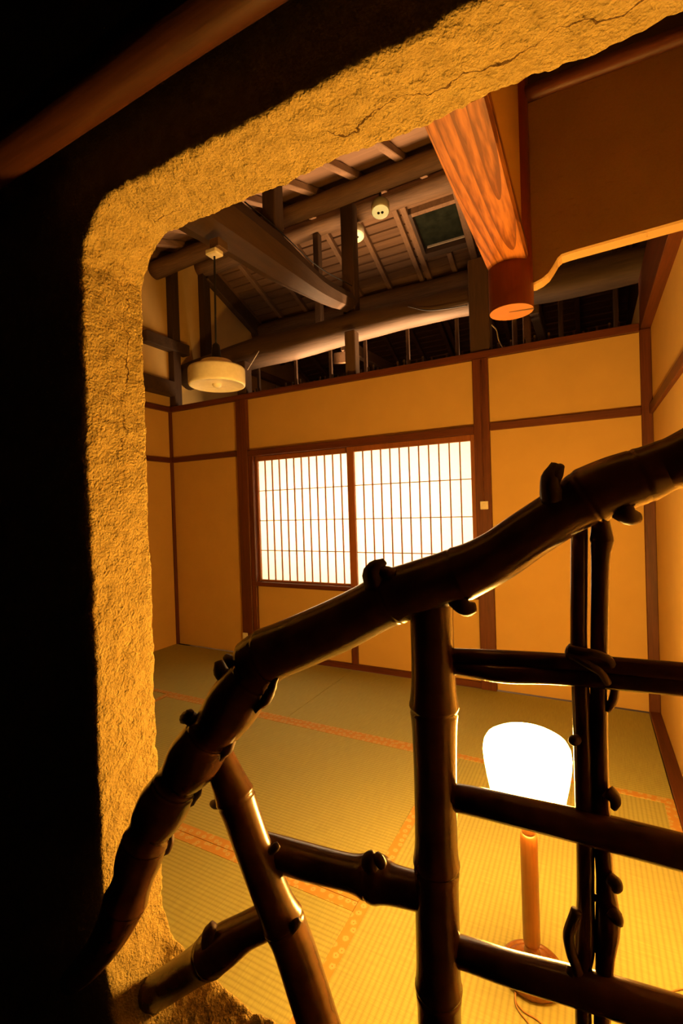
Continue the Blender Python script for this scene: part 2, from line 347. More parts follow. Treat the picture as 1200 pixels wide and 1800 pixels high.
# --- front wall with the rounded opening the picture looks through
def front_wall():
    prof = []
    def arc(cx, cz, r, a0, a1, n):
        for i in range(n+1):
            a = math.radians(a0 + (a1-a0)*i/n); prof.append((cx + r*math.cos(a), cz + r*math.sin(a)))
    def line(a, b, st=.0042):
        L = math.dist(a, b); n = max(1, int(L/st))
        for i in range(n): prof.append((a[0]+(b[0]-a[0])*i/n, a[1]+(b[1]-a[1])*i/n))
    line((XR, .255), (-.60, .270)); line((-.60, .270), (-.74, .300)); line((-.74, .300), (-.805, .332)); line((-.805, .332), (-.832, .385))
    line((-.832, .385), (-.828, 1.70)); line((-.828, 1.700), (-.818, 1.726)); line((-.818, 1.726), (-.776, 1.778)); line((-.776, 1.778), (-.745, 1.792)); line((-.745, 1.792), (XR, 1.792)); prof.append((XR, 1.792))
    n = len(prof); nor = []
    for i in range(n):
        a = prof[max(i-5, 0)]; c = prof[min(i+5, n-1)]
        dx, dz = c[0]-a[0], c[1]-a[1]; l = math.hypot(dx, dz) or 1
        nor.append((-dz/l, dx/l))        # outward (into the wall)
    # orientation check: at the soffit the outward normal must point up
    if nor[-5][1] < 0: nor = [(-a, -c) for a, c in nor]
    Y0, Y1 = .56, .70
    cs = [(3.2, Y1), (.5, Y1), (.10, Y1), (.03, Y1), (.010, Y1), (.0035, Y1-.002)]
    K = 34
    cs += [(0, Y1-.006-(Y1-Y0-.012)*k/K) for k in range(K+1)]
    cs += [(.0035, Y0+.002), (.010, Y0), (.03, Y0), (.10, Y0), (.5, Y0), (3.2, Y0)]
    V = []; F = []
    for i, ((x, z), (nx, nz)) in enumerate(zip(prof, nor)):
        for (o, y) in cs:
            dn = 0; dy = 0
            if o < .2:
                q = Vector((x*9, y*9, z*9)); 
                dn = .0045*noise.noise(q) + .003*noise.noise(q*4.1) + .0022*noise.noise(q*11) + .0014*noise.noise(q*27) + .0009*noise.noise(q*55)
                if o == 0 or o < .02: dn *= 1
                e = min(y-Y0, Y1-y)
                if e < .012: dn += .004*max(0, noise.noise(Vector((x*26, z*26, 3 if y < .6 else 9)))) + .003*noise.noise(Vector((x*70, z*70, y*10)))
                dy = .004*noise.noise(Vector((x*14, z*14, 5.+o*3))) if e < .02 else 0
            zz = z + nz*(o+dn)
            if z < .40 and o < .2:          # the sill falls away towards the stairs
                k_ = max(0, min(1, (.40-z)/.10)); zz -= k_*.10*(Y1-y)/(Y1-Y0)
            X = max(x + nx*(o+dn), -3.40); Z = min(max(zz, 0), 2.60)
            V.append((X, y+dy, Z))
    m_ = len(cs)
    for i in range(n-1):
        for k in range(m_-1):
            F.append((i*m_+k, i*m_+k+1, (i+1)*m_+k+1, (i+1)*m_+k))
    o = mk('wall_front', V, F, M_ROUGH, None, True)
    return S(o)
front_wall()

# --- back wall: plaster panels behind exposed posts and rails
YB = D + .022
wb = S(box('wall_back', XL, -2.56, YB, YB+.05, 0, 2.20, M_WALL, None, 0))
box('plaster_panel', -2.56, -.60, YB, YB+.05, 1.73, 2.20, M_WALL, wb, 0)
box('plaster_panel', -2.56, -.60, YB, YB+.05, 0, .60, M_WALL, wb, 0)
box('plaster_panel', -.60, XR, YB, YB+.05, 0, 2.20, M_WALL, wb, 0)
for a in ((XL, -2.56, 0, 2.20), (-2.56, -.60, 1.735, 2.20), (-2.56, -.60, 0, .585), (-.60, XR, 0, 2.20)):
    box('bounce_stop', a[0], a[1], YB+.051, YB+.062, a[2], a[3], M_DARK, wb, 0)  # unseen dark backing added so the wall's rear bounces less light upward
def trim(n, *a, mat, **k): return S(box('trim_%d' % n, *a, mat, None, **k))
trim(1, XL, .272, D-.006, YB+.04, ZR, ZR+.047, mat=M_TRIMX)                       # wall-top rail
trim(2, -2.645, -2.535, D-.014, YB+.05, 0, ZR, mat=M_TRIMV)                         # post left of the window
trim(3, -.658, -.560, D-.014, YB+.05, 0, ZR, mat=M_TRIMV)                           # post right of the window
trim(4, XL, -2.645, D, YB+.02, ZN, ZN+.045, mat=M_TRIMX)
trim(5, -.560, .272, D, YB+.02, ZN, ZN+.047, mat=M_TRIMX)
trim(6, .272, XR, D-.002, YB+.05, 0, ZR+.01, mat=M_TRIMV)                           # corner post right
trim(7, XL, XL+.022, D-.004, YB+.02, 0, ZR, mat=M_TRIMV, c=.002)                    # corner post left
S(box('baseboard_back', -2.535, -.658, D-.004, YB+.02, 0, .042, M_TRIMX))
trim(8, -1.612, -1.566, D-.002, YB+.02, .042, .592, mat=M_TRIMV)                    # short post under the window
trim(9, -2.535, -2.490, D-.004, YB+.03, .042, 1.690, mat=M_TRIMV)                   # jamb of the window

# --- right and left walls
wr = S(box('wall_right', XR, XR+.05, .40, 5.9, 0, 2.60, M_WALL, None, 0))
trim(10, XR-.050, XR+.01, .70, YB+.02, ZR+.012, ZR+.30, mat=M_TRIMY)                # deep top beam along the right wall
trim(11, XR-.018, XR+.01, .70, D, ZN+.002, ZN+.055, mat=M_TRIMY)
S(box('baseboard_right', .272, XR, .70, D-.002, 0, .012, M_TRIMY))
# left gable wall under the 4-in-10 roof
RY, RZ, SL = 3.63, 3.82, .4
def roofz(y): return RZ - SL*abs(y-RY)
v = []; prof = [(.56, 0), (5.9, 0), (5.9, roofz(5.9)), (RY, RZ), (.56, roofz(.56))]
for x in (XL-.06, XL): v += [(x, y, z) for y, z in prof]
S(mk('wall_left', v, [(0,1,2,3,4), (9,8,7,6,5)] + [(i, (i+1) % 5, 5+(i+1) % 5, 5+i) for i in range(5)], M_WALL))
trim(12, XL, XL+.03, .70, D, ZR, ZR+.045, mat=M_TRIMY)
trim(13, XL, XL+.025, .70, D, ZN, ZN+.045, mat=M_TRIMY)
# upper corner post, ridge post and ties on the gable
trim(14, XL, XL+.07, D+.02, D+.11, ZR+.047, 3.60, mat=M_DARKZ)
trim(15, XL, XL+.07, 3.59, 3.69, 2.55, 3.68, mat=M_DARKZ)
trim(16, XL, XL+.09, 2.86, 3.36, 2.73, 2.83, mat=M_DARK)
trim(17, XL, XL+.09, .70, D+.02, 2.31, 2.44, mat=M_DARK)
S(beam('trim_20', (XL+.06, 3.66, 3.66), (XL+.06, 5.0, 3.124), .07, .16, M_DARK))
trim(18, XL, XL+.06, 3.75, 5.9, 2.80, 2.88, mat=M_RAFTER)
# unseen board added to keep light off the outer loft, then dark outer walls
S(box('loft_light_block', XL, XR, 3.66, 5.9, 2.0, 2.02, M_DARK, None, 0))
S(box('wall_outer', XL, .60, 5.9, 5.95, 0, 2.95, M_DARK, None, 0))
S(box('wall_gable_right', XR+.05, XR+.10, .70, 5.9, 2.2, 3.85, M_DARK, None, 0))

# ------------------------------------------------------------------ roof: boards and rafters
ceil = S(empty('ceiling', (-1.5, RY, RZ)))
def slope_board(y0, y1, i, x0=XL, x1=XR+.05):
    t = .016
    far = y0 > RY-.01
    z0, z1 = roofz(y0)+(0 if far else .009), roofz(y1)+(.009 if far else 0)
    v = [(x0,y0,z0),(x1,y0,z0),(x1,y1,z1),(x0,y1,z1),(x0,y0,z0+t),(x1,y0,z0+t),(x1,y1,z1+t),(x0,y1,z1+t)]
    return mk('roof_board', v, [(0,3,2,1),(4,5,6,7),(0,1,5,4),(1,2,6,5),(2,3,7,6),(3,0,4,7)], M_BOARD, ceil)
SKY = (-1.275, -.905, 3.88, 4.24)      # skylight hole
bw = .083
y = RY + .004; i = 0
while y < 5.88:
    y1 = min(y+bw-.007, 5.9)
    if y1 > SKY[2] and y < SKY[3]:
        slope_board(y, y1, i, XL, SKY[0]); slope_board(y, y1, i, SKY[1], XR+.05)
    else: slope_board(y, y1, i)
    y += bw; i += 1
y = RY - .004; i = 0
while y > .60:
    y0 = max(y-bw*2.2+.007, .56); slope_board(y0, y, i); y -= bw*2.2; i += 1
# dark felt above the boards so the joints read dark
for (a, b_, nm) in ((RY, 5.9, 'roof_felt'), (.56, RY, 'roof_felt')):
    v = [(XL,a,roofz(a)+.034),(XR+.05,a,roofz(a)+.034),(XR+.05,b_,roofz(b_)+.034),(XL,b_,roofz(b_)+.034)]
    mk(nm, v + [(p[0],p[1],p[2]+.02) for p in v], [(0,3,2,1),(4,5,6,7),(0,1,5,4),(1,2,6,5),(2,3,7,6),(3,0,4,7)], M_DARK, ceil)
def rafter(x, y0, y1, wd=.045, ht=.05):
    a = Vector((x, y0, roofz(y0)-ht/2)); b_ = Vector((x, y1, roofz(y1)-ht/2))
    return beam('rafter', a, b_, wd, ht, M_RAFTER, ceil, .004)
xs = [-3.40, -3.08, -2.74, -2.40, -2.06, -1.735, -1.40, -.74, -.40, -.06, .27]
for x in xs: rafter(x, RY+.01, 5.88)
rafter(-1.325, RY+.01, 5.88, .05); rafter(-1.075, 4.30, 5.88); rafter(-.875, RY+.01, 5.88, .06)
for x in xs + [-1.06]: rafter(x, .72, RY-.01, .055)
# skylight
sk = S(empty('window_2', ((SKY[0]+SKY[1])/2, 4.06, roofz(4.06))))
def skyq(x0, x1, y0, y1, d0, d1, nm, mat):
    v = [(x,y,roofz(y)+d) for d in (d0, d1) for (x, y) in ((x0,y0),(x1,y0),(x1,y1),(x0,y1))]
    return mk(nm, v, [(0,3,2,1),(4,5,6,7),(0,1,5,4),(1,2,6,5),(2,3,7,6),(3,0,4,7)], mat, sk)
skyq(SKY[0], SKY[1], SKY[2], SKY[3], .012, .018, 'pane', M_GLASS)
skyq(SKY[0]-.03, SKY[0], SKY[2]-.03, SKY[3]+.06, -.045, .03, 'frame', M_DARK)
skyq(SKY[1], SKY[1]+.02, SKY[2]-.03, SKY[3]+.06, -.045, .03, 'frame', M_DARK)
skyq(SKY[0], SKY[1], SKY[3], SKY[3]+.05, -.045, .03, 'frame', M_DARK)
skyq(SKY[0], SKY[1], SKY[2]-.03, SKY[2], -.045, .03, 'frame', M_RAFTER)
skyq(SKY[0]+.02, SKY[1]-.01, SKY[3]-.012, SKY[3]-.006, -.004, .012, 'glazing_bead', M_WIRE)

# ------------------------------------------------------------------ logs, posts and ties of the roof frame
def log(name, pts, rad, mat, label, cat='beam', seed=1., n=36, seg=18, rough=.10, smooth=True):
    return tag(tube(name, pts, rad, mat, None, n=n, seg=seg, rough=rough, rs=3.2, seed=seed, smooth=smooth), label, cat)
log('ridge_log', [(XL, RY, 3.70), (-1.8, RY+.01, 3.715), (.33, RY, 3.70)], [.085, .075, .085], M_OLDX, 'round ridge log under the roof peak, above the small ceiling light', seed=2)
log('roof_purlin', [(XL, 3.05, 3.44), (-2.2, 3.05, 3.465), (-.9, 3.05, 3.475), (.33, 3.05, 3.46)], [.075, .066, .066, .07], M_OLDX, 'round roof log running just below the plaster opening top', seed=5)
log('roof_purlin', [(XL, 4.52, 3.32), (-1.2, 4.52, 3.325), (.33, 4.52, 3.32)], [.095, .09, .09], M_OLDX, 'round roof log below the skylight carrying the rafter ends', seed=8)
big = [(XL, 3.4, 2.55), (-2.65, 3.4, 2.625), (-2.18, 3.4, 2.630), (-1.63, 3.4, 2.655), (-1.157, 3.4, 2.662), (-.70, 3.4, 2.655), (-.1, 3.4, 2.63), (.37, 3.4, 2.64)]
log('tie_log', big, [.125, .127, .125, .115, .10, .095, .10, .10], M_TIE, 'long round log above the paper window wall, lit from below', seed=11, n=60, seg=24, rough=.07)
cl = [(300,325,58),(345,358,54),(424,413,46),(485,456,40),(558,506,25),(612,533,20)]
log('cross_log', [PX(a, c, -1.66) for a, c, w_ in cl], [w_*.84*(CAM-PX(a, c, -1.66)).length*.93/FPX for a, c, w_ in cl], M_TIEY, 'thick sloping log crossing from the opening towards the long log', seed=14, seg=8, rough=.03, smooth=False)
def upright(name, x0, x1, y0, y1, z0, z1, mat, label):
    return tag(box(name, x0, x1, y0, y1, z0, z1, mat, None, .006), label, 'post')
upright('roof_post', -1.70, -1.595, 3.36, 3.46, 2.75, 3.64, M_DARKZ, 'tall dark square post standing on the long log beside the ceiling light')
upright('roof_post', -1.705, -1.615, 2.33, 2.43, 2.78, 3.27, M_DARKZ, 'short dark square post standing on the thick sloping log')
upright('roof_post', -2.10, -2.04, 3.60, 3.66, 2.72, 3.64, M_OLDZ, 'slim post under the ridge log behind the thick sloping log')
upright('roof_post', -1.615, -1.530, 3.20, 3.28, 2.213, 2.56, M_OLDZ, 'stub post between the window wall top and the long log')
upright('roof_post', -.674, -.545, 3.17, 3.27, 2.213, 2.83, M_DARKZ, 'broad dark post rising above the right window post')
upright('roof_post', -2.645, -2.55, 3.17, 3.26, 2.213, 2.50, M_DARKZ, 'dark post rising above the left window post beside the pendant lamp')
upright('roof_post', -.16, -.13, 3.60, 3.64, 2.213, 3.0, M_OLDZ, 'thin batten in the dark loft right of the hanging log')
upright('roof_post', .17, .20, 3.60, 3.64, 2.213, 3.0, M_OLDZ, 'thin batten in the dark loft by the right wall')
upright('roof_post', -.44, -.41, 3.42, 3.46, 2.213, 2.60, M_OLDZ, 'thin pale batten under the hanging log end')
upright('roof_post', -.38, -.33, 3.50, 3.54, 2.213, 2.60, M_RAFTER, 'pale upright board glimpsed below the hanging log end')
tag(beam('roof_brace', (-2.06, 3.9, 2.62), (-1.72, 3.5, 2.47), .05, .10, M_RAFTER), 'short lit brace hanging under the long log', 'brace')
tag(beam('floor_joist', (-1.80, 3.55, 2.60), (-1.80, 5.88, 2.72), .06, .10, M_OLDY), 'square timber running back into the loft under the long log', 'beam')
tag(beam('floor_joist', (-.30, 3.45, 2.55), (-.30, 5.88, 2.60), .06, .12, M_DARK), 'dark timber running back into the loft behind the hanging log', 'beam')
hp = box('ceiling_hanger', -2.634, -2.610, 3.44, 3.465, 2.20, 2.66, M_DARKZ, None, .002)
tag(hp, 'thin wooden strip hanging from the long log, leftmost of six', 'batten', 'hanger strips below the long log')
for x, w_ in ((-2.22, 'second of six from the pendant lamp'), (-1.875, 'third of six from the pendant lamp'), (-1.556, 'beside the stub post'), (-1.199, 'second from the right window post'), (-.822, 'nearest the right window post')):
    tag(dup(hp, (x+2.622, 0, 0)), 'thin wooden strip hanging from the long log, '+w_, 'batten', 'hanger strips below the long log')
# lath ends that stick up behind the wall-top rail
v = []; f = []
x = -2.5
while x < .2:
    if not (-.70 < x < -.52):
        a, c_ = box_vf(x, x+.012, YB+.02, YB+.028, 2.19, 2.225+random.random()*.045); k = len(v); v += a; f += [tuple(q+k for q in t) for t in c_]
    x += .03+random.random()*.035
tag(mk('lath_ends', v, f, M_DARKZ, wb), kind='stuff')
tag(tube('loft_wire', [(-1.13, 3.28, 2.67), (-.98, 3.26, 2.60), (-.82, 3.25, 2.575), (-.70, 3.25, 2.57)], [.004]*4, M_BLACK, n=20, seg=6), 'thin black wire sagging across the long log to the post', 'wire')
tag(tube('loft_wire', [PY(432, 655, 3.2), PY(455, 617, 3.24)], [.003, .003], M_WIRE, n=4, seg=6), 'thin pale wire slanting across the left end of the lit log', 'wire')
tag(tube('loft_wire', [PY(862, 570, 3.25), PY(872, 580, 3.25), PY(876, 598, 3.22), PY(884, 612, 3.2)], [.004]*4, M_WIRE, n=16, seg=6), 'pale kinked wire beside the broad post under the hanging log', 'wire')
tag(tube('loft_wire', [PX(430, 355, -1.60), PX(485, 400, -1.60), PX(558, 468, -1.60), PX(618, 502, -1.60)], [.004]*4, M_BLACK, n=16, seg=6), 'black cable stapled along the thick sloping log', 'wire')

# ------------------------------------------------------------------ hanging beam, hanging post and the plaster panel it carries
def hanging_beam():
    root = empty('hanging_beam', (-.163, 1.24, 1.69), 'planed orange wood beam overhead ending in a hanging red log', 'beam')
    v = []; prof = [(-.209, 1.800), (-.119, 1.800), (-.115, 1.812), (-.116, 1.835), (-.200, 1.835), (-.212, 1.812)]
    for y in (.702, 1.25): v += [(x, y, z) for x, z in prof]
    n = 6
    mk('beam_body', v, [tuple(range(n))[::-1], tuple(range(n, 2*n))] + [(i, (i+1) % n, n+(i+1) % n, n+i) for i in range(n)], M_BEAM, root)
    lg = tube('log_end', [(-.160, 1.243, 1.695), (-.160, 1.243, 2.6)], [.0525, .0525], M_LOGEND, root, n=20, seg=32, rough=.015, caps=False)
    # sawn face with its drying crack
    V = []; F = []
    for s in range(32):
        a = 2*math.pi*s/32; V.append((-.160+.0515*math.cos(a), 1.243+.0515*math.sin(a), 1.6935))
    for s in range(32):
        a = 2*math.pi*s/32; V.append((-.160+.0525*math.cos(a), 1.243+.0525*math.sin(a), 1.702))
    F = [tuple(range(32))] + [(s, (s+1) % 32, 32+(s+1) % 32, 32+s) for s in range(32)]
    ce = mk('sawn_face', V, F, M_LOGCUT, root)
    mk('crack', [(-.165, 1.238, 1.6925), (-.1085, 1.243, 1.6925), (-.1085, 1.252, 1.6925), (-.165, 1.238, 1.6932), (-.1085, 1.243, 1.6932), (-.1085, 1.252, 1.6932)],
       [(0,1,2),(3,5,4),(0,3,4,1),(1,4,5,2),(2,5,3,0)], M_DARK, ce)
hanging_beam()
S(box('wall_above_beam', -.200, -.126, .705, 1.20, 1.835, 2.68, M_WALL, None, 0))
def hanging_panel():
    pr2 = [(-.118, 1.749), (-.104, 1.749), (-.088, 1.754), (-.074, 1.763), (-.064, 1.776), (-.053, 1.793), (-.044, 1.800), (-.02, 1.802), (XR, 1.812), (XR, 2.185), (-.118, 2.185)]
    v = []; n = len(pr2); y0, y1 = 1.24, 1.285
    for y, d in ((y0, .004), (y0+.004, 0), (y1-.004, 0), (y1, .004)):
        for i, (x, z) in enumerate(pr2): v.append((x, y, z + (d if i < n-2 else 0)))
    f = [tuple(range(n))[::-1], tuple(range(3*n, 4*n))]
    for k in range(3): f += [(k*n+i, k*n+(i+1) % n, (k+1)*n+(i+1) % n, (k+1)*n+i) for i in range(n)]
    S(mk('wall_hanging', v, f, M_HANG))
hanging_panel()
trim(19, -.142, -.114, 1.226, 1.262, 1.80, 2.22, mat=M_DARKZ)
tag(tube('panel_rail', [(-.12, 1.238, 2.205), (XR, 1.238, 2.190)], [.019, .019], M_TRIMX, n=16, seg=14, rough=.06), 'slim round wooden rail along the top of the dark hanging plaster panel', 'rail')
S(box('wall_shade_upper', -.118, XR, 1.245, 1.28, 2.20, 2.88, M_DARK, None, 0))  # dark board added as the shade above the panel, hiding the lit roof
# round log on the stair side above the opening
log('stair_log', [(-2.40, .475, 1.84), (-1.6, .475, 1.855), (-.9, .475, 1.871), (-.42, .475, 1.879), (.325, .475, 1.887)], [.037]*5, wood('red_stair_log', (.02, .0055, .0018), (.05, .015, .0045), 'X', 30, .05, .4), 'reddish round log in front of the dark wall above the opening', seed=20, n=40, rough=.05)

# ------------------------------------------------------------------ paper window
win = S(empty('window_1', (-1.58, D+.03, .59)))
box('lintel', -2.535, -.658, D-.012, D+.075, 1.679, 1.731, M_TRIMX, win)
box('sill', -2.535, -.658, D-.008, D+.075, .590, .625, M_TRIMX, win)
def shoji(x0, x1, y, label, sl, sr):
    root = empty('shoji_screen', ((x0+x1)/2, y, .625), label, 'window screen', 'paper window screens')
    zb, zt = .640, 1.638
    box('stile', x0, x0+sl, y, y+.028, .625, 1.679, M_SHOJI, root)
    box('stile', x1-sr, x1, y, y+.028, .625, 1.679, M_SHOJI, root)
    a, c_ = x0+sl, x1-sr
    box('top_rail', a, c_, y, y+.028, zt, 1.679, M_SHOJI, root)
    box('bottom_rail', a, c_, y, y+.028, .625, zb, M_SHOJI, root)
    v0 = None
    for i in range(1, 12):
        x = a + (c_-a)*i/12
        if v0 is None: v0 = box('vertical_bar', x-.0035, x+.0035, y+.006, y+.020, zb, zt, M_SHOJI, root, 0); xr = x
        else: dup(v0, (x-xr, 0, 0), root)
    h0 = None
    for z in (1.387, 1.136, .885):
        if h0 is None: h0 = box('horizontal_bar', a, c_, y+.008, y+.021, z-.003, z+.003, M_SHOJI, root, 0)
        else: dup(h0, (0, 0, z-1.387), root)
    box('paper', a, c_, y+.0215, y+.0223, zb, zt, M_PAPER, root, 0)
shoji(-2.490, -1.560, D+.036, 'left sliding paper screen glowing white, beside the pendant lamp post', .020, .048)
shoji(-1.608, -.658, D+.004, 'right sliding paper screen glowing white, partly hidden by the bamboo handrail', .058, .030)

# wall sockets and cable on the posts
def socket(x, z, label, y=D-.014):
    r = empty('wall_switch', (x, y, z-.027), label, 'switch')
    box('plate', x-.025, x+.025, y-.012, y, z-.027, z+.027, M_PLASTIC, r, .003)
    box('button', x-.007, x+.007, y-.016, y-.012, z-.011, z+.011, M_PLASTIC, r, .001)
    return r
socket(-.604, 1.21, 'cream switch plate on the post right of the paper window')
socket(-2.614, .161, 'cream socket low on the post left of the paper window')
tag(tube('surface_cable', [(-.600, D-.019, 2.15), (-.603, D-.019, 1.7), (-.604, D-.019, 1.237)], [.004]*3, M_TRIMV, n=12, seg=6), 'thin dark cable running down the right window post to the switch', 'cable')

# ------------------------------------------------------------------ tatami mats
def mat_thing(x0, x1, y0, y1, axis, label, cut=()):
    root = empty('tatami_mat', ((x0+x1)/2, (y0+y1)/2, -.06), label, 'tatami mat', 'tatami mats covering the floor')
    g = .0012; x0 += g; x1 -= g; y0 += g; y1 -= g; h = .036
    box('rush_surface', x0, x1, y0, y1, -.058, 0, M_TX if axis == 'X' else M_TY, root, .002)
    if axis == 'X':
        for (a, c_) in ((y0, y0+h), (y1-h, y1)):
            if not any(abs(a-q) < .02 or abs(c_-q) < .02 for q in cut): box('cloth_border', x0, x1, a, c_, -.002, .0014, M_HERI, root, 0)
    else:
        for (a, c_) in ((x0, x0+h), (x1-h, x1)): box('cloth_border', a, c_, y0, y1, -.002, .0014, M_HERI, root, 0)
Y1, Y2, XD, XT = 2.242, 1.285, -.663, -1.607
mat_thing(XL, XT, Y1, D, 'X', 'tatami mat at the far wall in the left corner', (D,))
mat_thing(XT, .272, Y1, D, 'X', 'tatami mat at the far wall below the paper window', (D,))
mat_thing(-2.53, XD, Y2, Y1, 'X', 'tatami mat in the middle, behind the slanting bamboo post')
mat_thing(-2.53, XD, .705, Y2, 'X', 'tatami mat nearest the opening sill at lower left', (.705,))
mat_thing(XD, .272, .705, Y1, 'Y', 'tatami mat under the floor lamp beside the right wall')
mat_thing(XL, -2.53, .705, Y1, 'Y', 'tatami mat along the left wall behind the plaster jamb')

# ------------------------------------------------------------------ floor lamp
def floor_lamp():
    cx, cy = -.160, 1.281
    root = empty('floor_lamp', (cx, cy, .0), 'lit floor lamp with turned wooden stem and glowing shade', 'lamp')
    bs = lathe('base', [(.070, 0), (.078, .004), (.080, .012), (.078, .020), (.072, .024), (.068, .0235), (.066, .021), (.062, .0215), (.060, .024), (.056, .0235), (.052, .020), (.040, .021), (.032, .024), (.026, .030), (.022, .034)], cx, cy, M_LAMPWOOD, root, 48)
    lathe('turned_collar', [(.020, .034), (.020, .045), (.0175, .050), (.0195, .056), (.0195, .062), (.017, .068), (.0175, .074), (.0195, .080)], cx, cy, M_LAMPWOOD, root, 28)
    lathe('stem', [(.0195, .080), (.0210, .088), (.0215, .10), (.0215, .345), (.021, .360), (.018, .368)], cx, cy, M_LAMPWOOD, root, 28)
    lathe('turned_collar', [(.0165, .368), (.0165, .374), (.0195, .382), (.0195, .390), (.016, .397), (.016, .415), (.020, .422)], cx, cy, M_LAMPWOOD, root, 28)
    sh = lathe('lamp_shade', [(.030, .424), (.078, .427), (.085, .436), (.092, .475), (.099, .51), (.1045, .545), (.107, .575), (.105, .592), (.098, .606), (.080, .617), (.045, .623), (.008, .624)], cx, cy, M_SHADE, root, 28)
    z = .0022
    tube('power_cord', [(-.193, 1.207, .006), (-.188, 1.188, z), (-.169, 1.173, z), (-.131, 1.164, z), (-.09, 1.12, z), (.0, 1.10, z), (.07, 1.21, z), (.101, 1.312, z), (.129, 1.355, z), (.175, 1.40, z), (.265, 1.43, z)], [.0021]*11, M_CORD, root, n=70, seg=6)
    tube('power_cord', [(-.192, 1.206, .006), (-.190, 1.185, z), (-.178, 1.168, z), (-.150, 1.145, z), (-.115, 1.10, z)], [.0019]*5, M_CORD, root, n=30, seg=6)
floor_lamp()

# ------------------------------------------------------------------ pendant lamp and ceiling lights
def pendant():
    cx, cy = -1.625, 1.80
    root = empty('pendant_lamp', (cx, cy, 1.83), 'white disc pendant lamp hanging on a black cord, unlit', 'lamp')
    box('bracket', -1.62, -1.56, 1.77, 1.84, 2.515, 2.56, M_OLDY, root)
    box('ceiling_rose', -1.645, -1.575, 1.765, 1.825, 2.487, 2.515, M_PLASTIC, root, .006)
    tube('cord', [(-1.612, 1.797, 2.49), (cx, cy, 2.05)], [.005, .005], M_BLACK, root, n=12, seg=8)
    lathe('socket', [(.010, 2.06), (.018, 2.05), (.022, 2.02), (.026, 1.985), (.034, 1.975), (.050, 1.965)], cx, cy, M_BLACK, root, 20)
    sh = lathe('shade', [(.050, 1.972), (.074, 1.970), (.078, 1.966), (.080, 1.952), (.084, 1.948), (.126, 1.938), (.134, 1.935), (.138, 1.929), (.139, 1.922), (.139, 1.862), (.138, 1.853), (.135, 1.849), (.130, 1.848), (.127, 1.850), (.06, 1.856), (.03, 1.857)], cx, cy, M_WHITE, root, 40)
    lathe('bulb', [(.012, 1.868), (.022, 1.862), (.024, 1.855), (.020, 1.845), (.008, 1.839)], cx, cy, M_WHITE, root, 16)
pendant()
def spot(cx, cy, zb, label, stem):
    root = empty('ceiling_light', (cx, cy, zb), label, 'ceiling light', 'small round ceiling lights')
    lathe('housing', [(.066, zb+.006), (.070, zb+.012), (.070, zb+.075), (.062, zb+.085), (.02, zb+.09)], cx, cy, M_PLASTIC, root, 28)
    fc = lathe('front_disc', [(.064, zb+.007), (.062, zb+.001), (.01, zb)], cx, cy, M_SPOT, root, 28)
    for d in (-.014, .014): lathe('terminal', [(.0115, zb+.001), (.010, zb-.005), (.002, zb-.006)], cx+d, cy+d*.3, M_BLACK, fc, 10)
    tube('stem', [(cx, cy, zb+.085), (cx, cy, stem)], [.012, .012], M_BLACK, root, n=2, seg=8)
    root.rotation_euler = (math.radians(-14), math.radians(-5), 0)
M_SPOT = plain('cream_disc_added_glow', (.90, .82, .50), .35, .4, emit=.6, ecol=(1, .78, .26))  # weak glow added to the disc, standing in for reflected lamplight
spot(-1.35, 3.35, 3.455, 'small round cream ceiling light in front of the ridge log', 3.64)
spot(-1.665, 3.57, 3.47, 'small round ceiling light half hidden behind the tall dark post', 3.63)

